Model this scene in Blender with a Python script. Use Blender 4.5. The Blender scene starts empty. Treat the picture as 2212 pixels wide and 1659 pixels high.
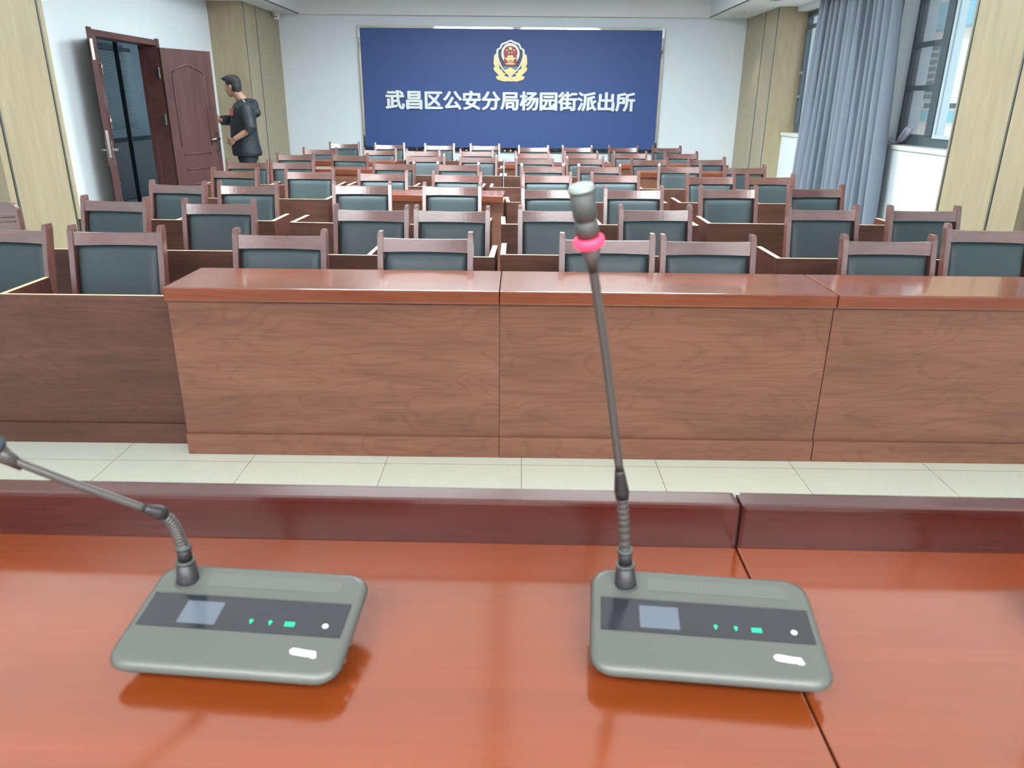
import bpy, bmesh, math, random
from mathutils import Vector, Matrix, Euler
random.seed(7)
S = bpy.context.scene
C = S.collection
PI = math.pi

# ------------------------------------------------------------------ materials
def L(r, g, b):
    f = lambda c: (c/12.92 if c <= .04045 else ((c+.055)/1.055)**2.4)
    return (f(r/255), f(g/255), f(b/255), 1)

def newmat(name):
    m = bpy.data.materials.new(name); m.use_nodes = True
    nt = m.node_tree; b = nt.nodes['Principled BSDF']
    return m, nt, b

def mat(name, col, rough=.5, metal=0., spec=.5, noise=0., nscale=20., coat=0., bump=0., bscale=200., sheen=0., bdist=.002):
    m, nt, b = newmat(name)
    b.inputs['Base Color'].default_value = col
    b.inputs['Roughness'].default_value = rough
    b.inputs['Metallic'].default_value = metal
    b.inputs['Specular IOR Level'].default_value = spec
    b.inputs['Coat Weight'].default_value = coat
    b.inputs['Coat Roughness'].default_value = .08
    if sheen: b.inputs['Sheen Weight'].default_value = sheen
    tc = nt.nodes.new('ShaderNodeTexCoord')
    if noise:
        n = nt.nodes.new('ShaderNodeTexNoise'); n.inputs['Scale'].default_value = nscale; n.inputs['Detail'].default_value = 4
        nt.links.new(tc.outputs['Object'], n.inputs['Vector'])
        mx = nt.nodes.new('ShaderNodeMix'); mx.data_type = 'RGBA'
        mx.inputs['A'].default_value = tuple(c*(1-noise) for c in col[:3])+(1,)
        mx.inputs['B'].default_value = tuple(min(1, c*(1+noise)) for c in col[:3])+(1,)
        nt.links.new(n.outputs['Fac'], mx.inputs['Factor']); nt.links.new(mx.outputs['Result'], b.inputs['Base Color'])
    if bump:
        n2 = nt.nodes.new('ShaderNodeTexNoise'); n2.inputs['Scale'].default_value = bscale; n2.inputs['Detail'].default_value = 3
        nt.links.new(tc.outputs['Object'], n2.inputs['Vector'])
        bp = nt.nodes.new('ShaderNodeBump'); bp.inputs['Strength'].default_value = bump; bp.inputs['Distance'].default_value = bdist
        nt.links.new(n2.outputs['Fac'], bp.inputs['Height']); nt.links.new(bp.outputs['Normal'], b.inputs['Normal'])
    return m

def wood(name, light, dark, axis='X', rough=.3, spec=.5, coat=0., fig=.5, scale=1., coatr=.1, pore=.35, cior=1.5):
    """veneer: long streaks, fine pores and faint cathedral figure"""
    m, nt, b = newmat(name); N = nt.nodes.new; K = nt.links.new
    tc = N('ShaderNodeTexCoord'); oi = N('ShaderNodeObjectInfo')
    add = N('ShaderNodeVectorMath'); add.operation = 'ADD'
    sc = N('ShaderNodeVectorMath'); sc.operation = 'SCALE'
    K(oi.outputs['Random'], sc.inputs['Scale']); sc.inputs[0].default_value = (13.7, 7.3, 5.1)
    K(tc.outputs['Object'], add.inputs[0]); K(sc.outputs[0], add.inputs[1])
    def stretched(along, across, nscale, detail, dist=0.):
        mp = N('ShaderNodeMapping')
        v = [across]*3; v['XYZ'.index(axis)] = along
        mp.inputs['Scale'].default_value = [c*scale for c in v]
        K(add.outputs[0], mp.inputs['Vector'])
        n = N('ShaderNodeTexNoise'); n.inputs['Scale'].default_value = nscale
        n.inputs['Detail'].default_value = detail; n.inputs['Distortion'].default_value = dist
        K(mp.outputs[0], n.inputs['Vector']); return n.outputs['Fac']
    a = stretched(.8, 6., 1.6, 6, .7)
    f = stretched(3., 110., 1.4, 3)
    g = stretched(.9, 3.2, 1.3, 2, .3)
    rp = N('ShaderNodeValToRGB'); rp.color_ramp.elements[0].position = .3; rp.color_ramp.elements[1].position = .72
    rp.color_ramp.elements[0].color = dark; rp.color_ramp.elements[1].color = light
    K(a, rp.inputs['Fac'])
    mu = N('ShaderNodeMath'); mu.operation = 'MULTIPLY'; mu.inputs[1].default_value = 17; K(g, mu.inputs[0])
    fr = N('ShaderNodeMath'); fr.operation = 'PINGPONG'; fr.inputs[1].default_value = .5; K(mu.outputs[0], fr.inputs[0])
    r2 = N('ShaderNodeValToRGB'); r2.color_ramp.elements[0].position = .0; r2.color_ramp.elements[1].position = .22
    r2.color_ramp.elements[0].color = (1, 1, 1, 1); r2.color_ramp.elements[1].color = (0, 0, 0, 1)
    K(fr.outputs[0], r2.inputs['Fac'])
    md = N('ShaderNodeMath'); md.operation = 'MULTIPLY'; md.inputs[1].default_value = fig; K(r2.outputs['Color'], md.inputs[0])
    m1 = N('ShaderNodeMix'); m1.data_type = 'RGBA'; K(md.outputs[0], m1.inputs['Factor']); K(rp.outputs['Color'], m1.inputs['A'])
    m1.inputs['B'].default_value = tuple(c*.72 for c in dark[:3])+(1,)
    m2 = N('ShaderNodeMix'); m2.data_type = 'RGBA'; m2.blend_type = 'MULTIPLY'; m2.inputs['Factor'].default_value = pore
    K(m1.outputs['Result'], m2.inputs['A'])
    r3 = N('ShaderNodeValToRGB'); r3.color_ramp.elements[0].color = (.55, .55, .55, 1); r3.color_ramp.elements[0].position = .35
    r3.color_ramp.elements[1].color = (1, 1, 1, 1); r3.color_ramp.elements[1].position = .55
    K(f, r3.inputs['Fac']); K(r3.outputs['Color'], m2.inputs['B'])
    K(m2.outputs['Result'], b.inputs['Base Color'])
    b.inputs['Roughness'].default_value = rough; b.inputs['Specular IOR Level'].default_value = spec
    b.inputs['Coat Weight'].default_value = coat; b.inputs['Coat Roughness'].default_value = coatr; b.inputs['Coat IOR'].default_value = cior
    return m

def emis(name, col, strength):
    m, nt, b = newmat(name)
    b.inputs['Base Color'].default_value = col
    b.inputs['Emission Color'].default_value = col; b.inputs['Emission Strength'].default_value = strength
    return m

M = {}
DL, DD = L(146, 86, 64), L(104, 58, 46)
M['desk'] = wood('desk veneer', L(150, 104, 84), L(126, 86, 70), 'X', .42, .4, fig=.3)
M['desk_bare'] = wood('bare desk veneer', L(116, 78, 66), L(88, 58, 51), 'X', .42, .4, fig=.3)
M['desk_end'] = wood('desk end veneer', L(104, 60, 52), L(80, 46, 42), 'Y', .42, .4, fig=.3)
M['desk_top'] = wood('desk top veneer', L(156, 90, 64), L(128, 72, 54), 'X', .2, .5, coat=.5, fig=.2)
M['edge'] = mat('bare chipboard edge', L(226, 204, 168), .8, noise=.12, nscale=60)
M['chair_h'] = wood('chair wood', L(136, 88, 78), L(106, 68, 62), 'X', .3, .6, coat=1., cior=2.0, fig=.15, scale=2., coatr=.2)
M['chair_v'] = wood('chair wood upright', L(136, 88, 78), L(106, 68, 62), 'Z', .3, .6, coat=1., cior=2.0, fig=.1, scale=2., coatr=.2)
M['leather'] = mat('grey green leather', L(72, 88, 92), .42, spec=.45, noise=.05, nscale=30, bump=.15, bscale=700)
M['table'] = wood('table top veneer', L(130, 60, 24), L(116, 53, 21), 'X', .14, .6, coat=.8, fig=0, coatr=.14, pore=.12)
M['ledge'] = wood('table ledge veneer', L(80, 34, 28), L(64, 26, 22), 'X', .24, .5, coat=.4, fig=.2)
M['wall'] = mat('white wall paint', L(228, 238, 245), .85, spec=.3, noise=.02, nscale=3)
M['ceil'] = mat('ceiling paint', L(232, 236, 238), .9, spec=.2, noise=.01, nscale=2)
M['maple'] = wood('pale maple panel', L(176, 164, 136), L(164, 151, 123), 'Z', .35, .4, fig=.08, scale=1.3, pore=.14)
M['strip'] = mat('dark inlay and shadow strip', L(70, 82, 80), .35, metal=.6)
M['stripl'] = mat('inlay lip', L(150, 158, 150), .35, metal=.6)
M['door'] = wood('door veneer', L(108, 76, 75), L(86, 58, 58), 'Z', .38, .45, fig=.1)
M['doorx'] = wood('door frame veneer', L(112, 76, 72), L(90, 58, 56), 'Y', .38, .45, fig=.1)
M['steel'] = mat('brushed steel', L(190, 190, 185), .25, metal=1, noise=.05)
M['chrome'] = mat('mirror polished trim', L(225, 225, 222), .04, metal=1)
M['blue'] = mat('blue sign panel', L(60, 85, 142), .5, spec=.4, noise=.02, nscale=8)
M['white'] = mat('white lettering', L(232, 240, 240), .45)
M['gold'] = mat('pale gold relief', L(214, 196, 140), .4, metal=.35, noise=.12, nscale=40)
M['silver'] = mat('pale silver rim', L(190, 194, 186), .35, metal=.4)
M['red'] = mat('red enamel', L(158, 42, 62), .35)
M['navy'] = mat('dark navy enamel', L(36, 52, 70), .35)
M['slate'] = mat('slate blue enamel', L(100, 128, 152), .4)
M['micbody'] = mat('grey painted plastic', L(84, 90, 85), .4, spec=.5, noise=.03, nscale=60)
M['glassblk'] = mat('dark glass strip', L(38, 42, 46), .12, spec=.6)
M['screen'] = mat('unlit lcd screen', L(88, 98, 108), .15, spec=.5)
M['black'] = mat('black rubber', L(40, 40, 42), .45)
M['gun'] = mat('dark grey metal tube', L(82, 80, 77), .4, metal=.35)
M['micgrey'] = mat('microphone grille', L(74, 80, 78), .5, metal=.1, bump=.4, bscale=900)
M['miccap'] = mat('microphone cap mesh', L(150, 170, 160), .4, metal=.5, bump=.5, bscale=900)
M['foam'] = mat('dark foam', L(52, 62, 72), .8, bump=.4, bscale=600)
M['redled'] = emis('red light ring', L(255, 50, 80), 1.6)
M['green'] = emis('green indicator', L(20, 190, 130), .7)
M['icon'] = mat('white icon print', L(225, 230, 230), .5)
M['logo'] = emis('glowing white logo print', L(235, 250, 250), .15)  # print given a faint glow so the mark reads brighter
M['curtain'] = mat('grey curtain cloth', L(116, 126, 140), .8, spec=.2, noise=.06, nscale=90, sheen=.3)
M['curtainr'] = mat('curtain lining', L(190, 186, 204), .8, spec=.2)
M['alu'] = mat('dark grey window frame', L(88, 100, 108), .45, metal=.2)
M['alul'] = mat('pale window frame', L(200, 220, 228), .4, metal=.2)
M['sill'] = mat('white stone sill', L(222, 226, 218), .3, noise=.03, nscale=15)
M['skin'] = mat('skin', L(176, 138, 118), .5, noise=.05, nscale=40)
M['hair'] = mat('short black hair', L(44, 48, 52), .6, bump=.6, bscale=300)
M['jacket'] = mat('black jacket cloth', L(40, 49, 57), .6, noise=.2, nscale=9, bump=.6, bscale=11, bdist=.03)
M['trouser'] = mat('dark trousers', L(34, 42, 52), .75, noise=.1, nscale=20)
M['shoe'] = mat('black shoe', L(28, 28, 30), .4)
M['patch'] = mat('red chest print', L(168, 84, 96), .7)
M['corr'] = mat('corridor wall', L(150, 174, 182), .8)
M['blind'] = mat('corridor blind slat', L(186, 208, 214), .7)
M['corrd'] = mat('corridor dark furniture', L(70, 86, 94), .6)
M['facade'] = mat('pink render', L(222, 206, 196), .85, noise=.05, nscale=2)
M['teal'] = mat('teal trim band', L(120, 165, 175), .7)
M['acw'] = mat('white sheet metal', L(236, 242, 240), .5)
M['grille'] = mat('grey louvre', L(120, 126, 130), .6)
M['plug'] = mat('white plastic', L(228, 230, 226), .4)
M['lamp'] = emis('luminous diffuser', (.89, .97, 1, 1), 17.0)
M['sheen_fill'] = emis('added table sheen panel', (.95, .98, 1, 1), .62)  # added faint glow that gives the rostrum tables their reflected sheen
M['wall_fill'] = emis('added front wall fill panel', (.95, .98, 1, 1), 17.0)  # unseen added panels, brighten the front wall that the chair rails reflect
M['spot'] = emis('downlight lens', (1, .93, .82, 1), 14.0)

def glass():
    m = bpy.data.materials.new('window glass'); m.use_nodes = True; nt = m.node_tree
    for n in list(nt.nodes): nt.nodes.remove(n)
    o = nt.nodes.new('ShaderNodeOutputMaterial'); t = nt.nodes.new('ShaderNodeBsdfTransparent'); g = nt.nodes.new('ShaderNodeBsdfGlossy')
    t.inputs['Color'].default_value = (.93, .96, .96, 1); g.inputs['Roughness'].default_value = .02
    lw = nt.nodes.new('ShaderNodeLayerWeight'); pw = nt.nodes.new('ShaderNodeMath'); pw.operation = 'POWER'; pw.inputs[1].default_value = 5
    f = nt.nodes.new('ShaderNodeMath'); f.operation = 'MULTIPLY_ADD'; f.inputs[1].default_value = .9; f.inputs[2].default_value = .04
    mx = nt.nodes.new('ShaderNodeMixShader'); K = nt.links.new
    K(lw.outputs['Facing'], pw.inputs[0]); K(pw.outputs[0], f.inputs[0])
    K(f.outputs[0], mx.inputs[0]); K(t.outputs[0], mx.inputs[1]); K(g.outputs[0], mx.inputs[2]); K(mx.outputs[0], o.inputs[0])
    return m
M['glass'] = glass()

def screenmesh():
    m = bpy.data.materials.new('insect screen'); m.use_nodes = True; nt = m.node_tree
    b = nt.nodes['Principled BSDF']; b.inputs['Base Color'].default_value = L(120, 124, 130)
    b.inputs['Alpha'].default_value = .38
    return m
M['mesh'] = screenmesh()

def tiles():
    m, nt, b = newmat('cream polished tile'); N = nt.nodes.new; K = nt.links.new
    tc = N('ShaderNodeTexCoord'); mp = N('ShaderNodeMapping')
    mp.inputs['Location'].default_value = (-.0987/.5943, .0861/.5943, 0); mp.inputs['Scale'].default_value = (1/.5943,)*3
    K(tc.outputs['Object'], mp.inputs['Vector'])
    br = N('ShaderNodeTexBrick'); br.offset = 0; br.inputs['Scale'].default_value = 1
    br.inputs['Brick Width'].default_value = 1; br.inputs['Row Height'].default_value = 1
    br.inputs['Mortar Size'].default_value = .0035; br.inputs['Mortar Smooth'].default_value = .2
    br.inputs['Color1'].default_value = L(222, 232, 214); br.inputs['Color2'].default_value = L(218, 228, 212)
    br.inputs['Mortar'].default_value = L(150, 146, 132)
    K(mp.outputs[0], br.inputs['Vector'])
    n = N('ShaderNodeTexNoise'); n.inputs['Scale'].default_value = 4.5; n.inputs['Detail'].default_value = 8; n.inputs['Distortion'].default_value = 2.2
    K(tc.outputs['Object'], n.inputs['Vector'])
    r = N('ShaderNodeValToRGB'); e = r.color_ramp.elements
    e[0].position = .47; e[0].color = (0, 0, 0, 1); e[1].position = .5; e[1].color = (1, 1, 1, 1)
    k = e.new(.53); k.color = (0, 0, 0, 1)
    K(n.outputs['Fac'], r.inputs['Fac'])
    mm = N('ShaderNodeMath'); mm.operation = 'MULTIPLY'; mm.inputs[1].default_value = .35; K(r.outputs['Color'], mm.inputs[0])
    mx = N('ShaderNodeMix'); mx.data_type = 'RGBA'; K(mm.outputs[0], mx.inputs['Factor']); K(br.outputs['Color'], mx.inputs['A'])
    mx.inputs['B'].default_value = L(240, 238, 224)
    K(mx.outputs['Result'], b.inputs['Base Color']); b.inputs['Roughness'].default_value = .28
    return m
M['tile'] = tiles()

def dots():
    m, nt, b = newmat('perforated grey plastic'); N = nt.nodes.new; K = nt.links.new
    tc = N('ShaderNodeTexCoord'); mp = N('ShaderNodeMapping'); mp.inputs['Scale'].default_value = (380, 380, 0.001)
    K(tc.outputs['Object'], mp.inputs['Vector'])
    v = N('ShaderNodeTexVoronoi'); v.inputs['Scale'].default_value = 1; v.inputs['Randomness'].default_value = 0
    K(mp.outputs[0], v.inputs['Vector'])
    r = N('ShaderNodeValToRGB'); r.color_ramp.elements[0].position = .28; r.color_ramp.elements[0].color = L(100, 106, 100)
    r.color_ramp.elements[1].position = .36; r.color_ramp.elements[1].color = L(84, 90, 85)
    K(v.outputs['Distance'], r.inputs['Fac']); K(r.outputs['Color'], b.inputs['Base Color']); b.inputs['Roughness'].default_value = .42
    return m
M['dots'] = dots()

# ------------------------------------------------------------------ mesh helpers
def box(bm, x0, x1, y0, y1, z0, z1, mi=0, topmi=None, bev=0.):
    vs = [bm.verts.new(p) for p in ((x0,y0,z0),(x1,y0,z0),(x1,y1,z0),(x0,y1,z0),(x0,y0,z1),(x1,y0,z1),(x1,y1,z1),(x0,y1,z1))]
    fs = []
    for i, q in enumerate(((0,3,2,1),(4,5,6,7),(0,1,5,4),(1,2,6,5),(2,3,7,6),(3,0,4,7))):
        f = bm.faces.new([vs[k] for k in q]); f.material_index = mi; fs.append(f)
    if topmi is not None: fs[1].material_index = topmi
    if bev:
        es = list({e for f in fs for e in f.edges})
        bmesh.ops.bevel(bm, geom=es, offset=bev, segments=2, affect='EDGES', profile=.7)
    return vs

def hexa(bm, pts, mi=0):
    vs = [bm.verts.new(p) for p in pts]
    for q in ((0,3,2,1),(4,5,6,7),(0,1,5,4),(1,2,6,5),(2,3,7,6),(3,0,4,7)):
        bm.faces.new([vs[k] for k in q]).material_index = mi

def tube(bm, pts, radii, n=16, mi=0, cap=True):
    pts = [Vector(p) for p in pts]; rings = []
    up = Vector((0, 0, 1)); prev = None
    for i, p in enumerate(pts):
        d = (pts[min(i+1, len(pts)-1)]-pts[max(i-1, 0)]).normalized()
        a = prev if prev is not None else (Vector((1, 0, 0)) if abs(d.x) < .9 else Vector((0, 1, 0)))
        a = (a-d*a.dot(d)).normalized(); prev = a; b2 = d.cross(a)
        r = radii[i] if isinstance(radii, (list, tuple)) else radii
        rings.append([bm.verts.new(p+a*r*math.cos(t*2*PI/n)+b2*r*math.sin(t*2*PI/n)) for t in range(n)])
    for i in range(len(rings)-1):
        for t in range(n):
            f = bm.faces.new((rings[i][t], rings[i][(t+1) % n], rings[i+1][(t+1) % n], rings[i+1][t])); f.smooth = True; f.material_index = mi
    if cap:
        bm.faces.new(rings[0][::-1]).material_index = mi; bm.faces.new(rings[-1]).material_index = mi

def ellipsoid(bm, c, r, rot=None, seg=20, mi=0):
    m = Matrix.Translation(c) @ (rot.to_matrix().to_4x4() if rot else Matrix.Identity(4)) @ Matrix.Diagonal((*r, 1))
    ret = bmesh.ops.create_uvsphere(bm, u_segments=seg, v_segments=max(8, seg*2//3), radius=1, matrix=m)
    for v in ret['verts']:
        for f in v.link_faces: f.smooth = True; f.material_index = mi

def loft(bm, rings, n=28, mi=0):
    """rings: (centre, ax vector, ay vector)"""
    rs = []
    for c, ax, ay in rings:
        c = Vector(c); ax = Vector(ax); ay = Vector(ay)
        rs.append([bm.verts.new(c+ax*math.cos(t*2*PI/n)+ay*math.sin(t*2*PI/n)) for t in range(n)])
    for i in range(len(rs)-1):
        for t in range(n):
            f = bm.faces.new((rs[i][t], rs[i][(t+1) % n], rs[i+1][(t+1) % n], rs[i+1][t])); f.smooth = True; f.material_index = mi
    bm.faces.new(rs[0][::-1]); bm.faces.new(rs[-1])
    bmesh.ops.recalc_face_normals(bm, faces=bm.faces[:])

def prism(bm, pts, y0, y1, mi=0):
    """outline in x,z extruded along y; front is y0"""
    a = [bm.verts.new((x, y0, z)) for x, z in pts]; b = [bm.verts.new((x, y1, z)) for x, z in pts]
    n = len(pts)
    bm.faces.new(a).material_index = mi; bm.faces.new(b[::-1]).material_index = mi
    for i in range(n):
        bm.faces.new((a[i], b[i], b[(i+1) % n], a[(i+1) % n])).material_index = mi

def obj(name, bm, mats, parent=None, loc=None, rotz=None, recalc=True):
    if recalc: bmesh.ops.recalc_face_normals(bm, faces=bm.faces[:])
    me = bpy.data.meshes.new(name); bm.to_mesh(me); bm.free()
    for m in (mats if isinstance(mats, (list, tuple)) else [mats]): me.materials.append(M[m])
    o = bpy.data.objects.new(name, me); C.objects.link(o)
    if parent: o.parent = parent
    if loc: o.location = loc
    if rotz is not None: o.rotation_euler = (0, 0, rotz)
    return o

def boxobj(name, b, mats, parent=None, bev=0., **k):
    bm = bmesh.new(); box(bm, *b, bev=bev); return obj(name, bm, mats, parent, **k)

def thing(name, label, cat, loc=(0, 0, 0), rotz=0, group=None):
    o = bpy.data.objects.new(name, None); C.objects.link(o); o.empty_display_size = .1
    o.location = loc; o.rotation_euler = (0, 0, rotz); o['label'] = label; o['category'] = cat
    if group: o['group'] = group
    return o

def tag(o, label, cat, group=None):
    o['label'] = label; o['category'] = cat
    if group: o['group'] = group
    return o

def struct(o): o['kind'] = 'structure'; return o

def dup(root, loc, rotz, label):
    r = root.copy(); C.objects.link(r); r.location = loc; r.rotation_euler = (0, 0, rotz); r['label'] = label
    for ch in root.children:
        c = ch.copy(); C.objects.link(c); c.parent = r
        for g in ch.children:
            d = g.copy(); C.objects.link(d); d.parent = c
    return r

def sempty(name, loc=(0, 0, 0), rotz=0):
    o = bpy.data.objects.new(name, None); C.objects.link(o); o.location = loc; o.rotation_euler = (0, 0, rotz); o['kind'] = 'structure'; return o

# ------------------------------------------------------------------ room shell
XL, XCL, XCR, XP, XW = -4.11, -3.64, 3.54, 3.77, 3.92      # left wall, column faces, parapet face, window plane
YB, YF = 9.70, -6.0                                         # sign wall, wall behind the rostrum
ZS, ZC = 2.72, 3.08                                         # soffit, tray ceiling
bm = bmesh.new(); box(bm, XL-.2, 4.2, YF, YB+.2, -.1, 0); floor = struct(obj('floor', bm, 'tile'))
bm = bmesh.new(); box(bm, XL, XP, YF, -2.12, 0, .24); obj('stage_platform', bm, 'desk_top', floor)
bm = bmesh.new(); box(bm, XL-.2, 4.2, YB, YB+.2, 0, ZC+.1); struct(obj('wall_back', bm, 'wall'))
bm = bmesh.new(); box(bm, XL-.2, 4.2, YF-.2, YF, 0, ZC+.1); struct(obj('wall_front', bm, 'wall'))
# left wall with the doorway
DY0, DY1, DH = 4.97, 6.36, 2.06
bm = bmesh.new()
box(bm, XL-.2, XL, YF, DY0-.03, 0, ZC); box(bm, XL-.2, XL, DY1+.03, YB, 0, ZC); box(bm, XL-.2, XL, DY0-.03, DY1+.03, DH+.03, ZC)
struct(obj('wall_left', bm, 'wall'))
# right wall: parapet, piers and heads round two window openings
ZSILL, ZHEAD = 1.09, 2.66
bm = bmesh.new()
W1, W2 = (6.25, 8.15), (3.36, 5.06)
box(bm, XP, 4.12, YF, W2[0], 0, ZC); box(bm, XP, 4.12, W2[0], W2[1], 0, ZSILL); box(bm, XP, 4.12, W2[1], W1[0], 0, ZC)
box(bm, XP, 4.12, W1[0], W1[1], 0, ZSILL); box(bm, XP, 4.12, W1[1], YB, 0, ZC)
for w in (W1, W2): box(bm, XP, 4.12, w[0], w[1], ZHEAD, ZC)
struct(obj('wall_right', bm, 'wall'))
# ceiling: raised tray inside a lower soffit
bm = bmesh.new()
box(bm, XL, XP+.1, YF, YB, ZC, ZC+.1)
TX0, TX1, TY0, TY1 = -3.30, 2.95, -5.2, 9.62
box(bm, XL, TX0, YF, YB, ZS, ZC); box(bm, TX1, XP, YF, YB, ZS, ZC)
box(bm, TX0, TX1, TY1, YB, ZS, ZC); box(bm, TX0, TX1, YF, TY0, ZS, ZC)
ceil = struct(obj('ceiling', bm, 'ceil'))
bm = bmesh.new()
for x0, x1 in ((TX0-.004, TX0+.006), (TX1-.006, TX1+.004)): box(bm, x0, x1, TY0, TY1, ZS-.003, ZS+.012)
obj('soffit_shadow_strip', bm, 'strip', ceil)  # dark strip standing for the shadow line along the soffit edge
# wood clad columns
def column(nm, x0, x1, y0, y1, face, grooves):
    bm = bmesh.new(); box(bm, x0, x1, y0, y1, 0, ZS); c = struct(obj(nm, bm, 'maple'))
    s = 1 if face == x1 else -1
    for g in grooves:
        bm = bmesh.new(); box(bm, min(face, face+s*.003), max(face, face+s*.003), g-.013, g+.013, 0, ZS, 0)
        box(bm, min(face, face+s*.005), max(face, face+s*.005), g-.004, g+.004, 0, ZS, 1)
        obj('inlay_strip', bm, ['strip', 'stripl'], c)
column('trim_1', XL, XCL, 2.55, 3.42, XCL, (3.345, 2.635))
column('trim_2', XL, XCL, 8.08, YB, XCL, (8.12, 8.62))
column('trim_3', XCR, XP, 2.30, 3.36, XCR, (3.325, 2.625))
column('trim_4', XCR, XW, 8.126, YB, XCR, (8.19, 8.76))
# the room next to the doorway
bm = bmesh.new()
box(bm, -6.9, -6.8, 3.0, 12.0, 0, 2.5); box(bm, -6.9, XL-.2, 2.9, 3.0, 0, 2.5); box(bm, -6.9, XL-.2, 12.0, 12.1, 0, 2.5)
box(bm, -6.9, XL-.2, 2.9, 12.1, 2.5, 2.6); box(bm, -6.9, XL-.2, 2.9, 12.1, -.1, 0)
corr = struct(obj('wall_corridor', bm, 'corr'))
# ------------------------------------------------------------------ windows
def window(nm, y0, y1, split, bars, leafbars):
    w = sempty(nm)
    bm = bmesh.new(); t = .05
    box(bm, XW, XW+.07, y0, y0+t, ZSILL+.04, ZHEAD); box(bm, XW, XW+.07, y1-t, y1, ZSILL+.04, ZHEAD)
    box(bm, XW, XW+.07, y0+t, y1-t, ZSILL+.04, ZSILL+.14); box(bm, XW, XW+.07, y0+t, y1-t, ZHEAD-.06, ZHEAD)
    for s in split: box(bm, XW-.012, XW+.07, s-.06, s+.06, ZSILL+.14, ZHEAD-.06)
    obj('window_frame', bm, 'alu', w)
    bm = bmesh.new()
    for ya, yb, zs in leafbars:
        for z in zs: box(bm, XW-.006, XW+.05, ya, yb, z-.022, z+.022)
    obj('glazing_bar', bm, 'alu', w)
    bm = bmesh.new(); box(bm, XW+.04, XW+.046, y0+t, y1-t, ZSILL+.14, ZHEAD-.06); obj('glass_pane', bm, 'glass', w)
    bm = bmesh.new(); box(bm, XP-.02, XW+.07, y0+.002, y1-.002, ZSILL, ZSILL+.042, bev=.006); obj('window_sill', bm, 'sill', w)
    return w
w2 = window('window_1', W2[0], W2[1], [4.43], None, [(4.49, 5.01, (2.043, 1.655, 2.46))])
bm = bmesh.new(); box(bm, XW+.012, XW+.02, 4.49, 5.01, ZSILL+.14, ZHEAD-.06); obj('insect_screen', bm, 'mesh', w2)
bm = bmesh.new()
box(bm, XW-.012, XW+.05, 4.30, 4.345, ZSILL+.12, ZHEAD-.06); box(bm, XW-.012, XW+.05, 3.42, 4.30, ZSILL+.12, ZSILL+.15)
box(bm, XW-.012, XW+.05, 4.26, 4.272, ZSILL+.15, ZHEAD-.06)
obj('sliding_sash', bm, 'alul', w2)
w1 = window('window_2', W1[0], W1[1], [7.2], None, [(6.3, 8.08, (2.47,))])
bm = bmesh.new()
box(bm, XW-.02, XW+.02, 8.02, 8.09, ZSILL+.14, 2.44)
obj('sash_stile', bm, 'alu', w1)
bm = bmesh.new()
for z in (1.9, 1.6): box(bm, XW-.06, XW-.02, 7.985, 8.06, z-.018, z+.018, bev=.004)
obj('window_latch', bm, 'grille', w1)

# ------------------------------------------------------------------ doorway and its two leaves
d = sempty('door_1')
bm = bmesh.new()
box(bm, XL-.2, XL+.018, DY0-.07, DY0, 0, DH+.075, bev=.004); box(bm, XL-.2, XL+.018, DY1, DY1+.07, 0, DH+.075, bev=.004)
box(bm, XL-.2, XL+.012, DY0, DY1, DH, DH+.06, bev=.004)
box(bm, XL-.2, XL-.14, DY1-.012, DY1, 0, DH); box(bm, XL-.2, XL-.14, DY0, DY0+.012, 0, DH)
obj('door_frame', bm, 'doorx', d)
def leaf(nm, hinge, ang, w, hside):
    """leaf along +x from its hinge edge, thickness in y"""
    bm = bmesh.new(); H = DH-.02
    box(bm, 0, w, -.022, .022, .008, H, bev=.002)
    lf = obj(nm, bm, 'door', d, loc=(hinge[0], hinge[1], 0), rotz=ang)
    for s in (-1, 1):
        bm = bmesh.new()
        x0, x1, zb, zt = w*.17, w*.80, .98, 1.78
        arc = [(x0+(x1-x0)*k/12, zt+.085*math.sin(PI*k/12)) for k in range(13)]
        y = s*.024
        tube(bm, [(x, y, z) for x, z in arc], .011, 8); tube(bm, [(x0, y, zt), (x0, y, zb-.04)], .008, 8); tube(bm, [(x1, y, zt), (x1, y, zb-.04)], .008, 8)
        for z in (.86, .68, .5, .16): tube(bm, [(x0+.02, y, z), (x1-.02, y, z)], .011, 8)
        obj('panel_moulding', bm, 'door', lf)
    xs = w-.055
    for s in (-1, 1):
        bm = bmesh.new()
        box(bm, xs-.02, xs+.02, min(s*.022, s*.03), max(s*.022, s*.03), .87, 1.10, bev=.003)
        tube(bm, [(xs, s*.03, 1.02), (xs, s*.065, 1.02)], .012, 10)
        tube(bm, [(xs+.012, s*.065, 1.02), (xs-.05, s*.066, 1.023), (xs-.125, s*.062, 1.015)], [.012, .011, .008], 10)
        obj('door_handle', bm, 'steel', lf)
    bm = bmesh.new(); box(bm, w, w+.003, -.012, .012, .95, 1.2); obj('lock_plate', bm, 'steel', lf)
    bm = bmesh.new()
    for z in (.32, 1.26, 1.77):
        box(bm, -.035, -.005, .022, .026, z-.06, z+.06); tube(bm, [(-.003, .028, z-.06), (-.003, .028, z+.06)], .009, 8)
        box(bm, -.05, -.035, -.01, .026, z-.06, z+.06)
    obj('hinge', bm, 'steel', lf)
    return lf
lr = leaf('door_leaf', (XL+.03, DY1+.005), math.atan2(.717, .334), .745, 1)
ll = leaf('door_leaf', (XL+.035, DY0-.02), math.atan2(-.455, .21), .50, -1)
bm = bmesh.new(); box(bm, .5, .504, -.011, .011, 1.82, 2.0); box(bm, .504, .510, -.006, .006, 1.86, 1.93); obj('flush_bolt', bm, 'steel', ll)

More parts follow.
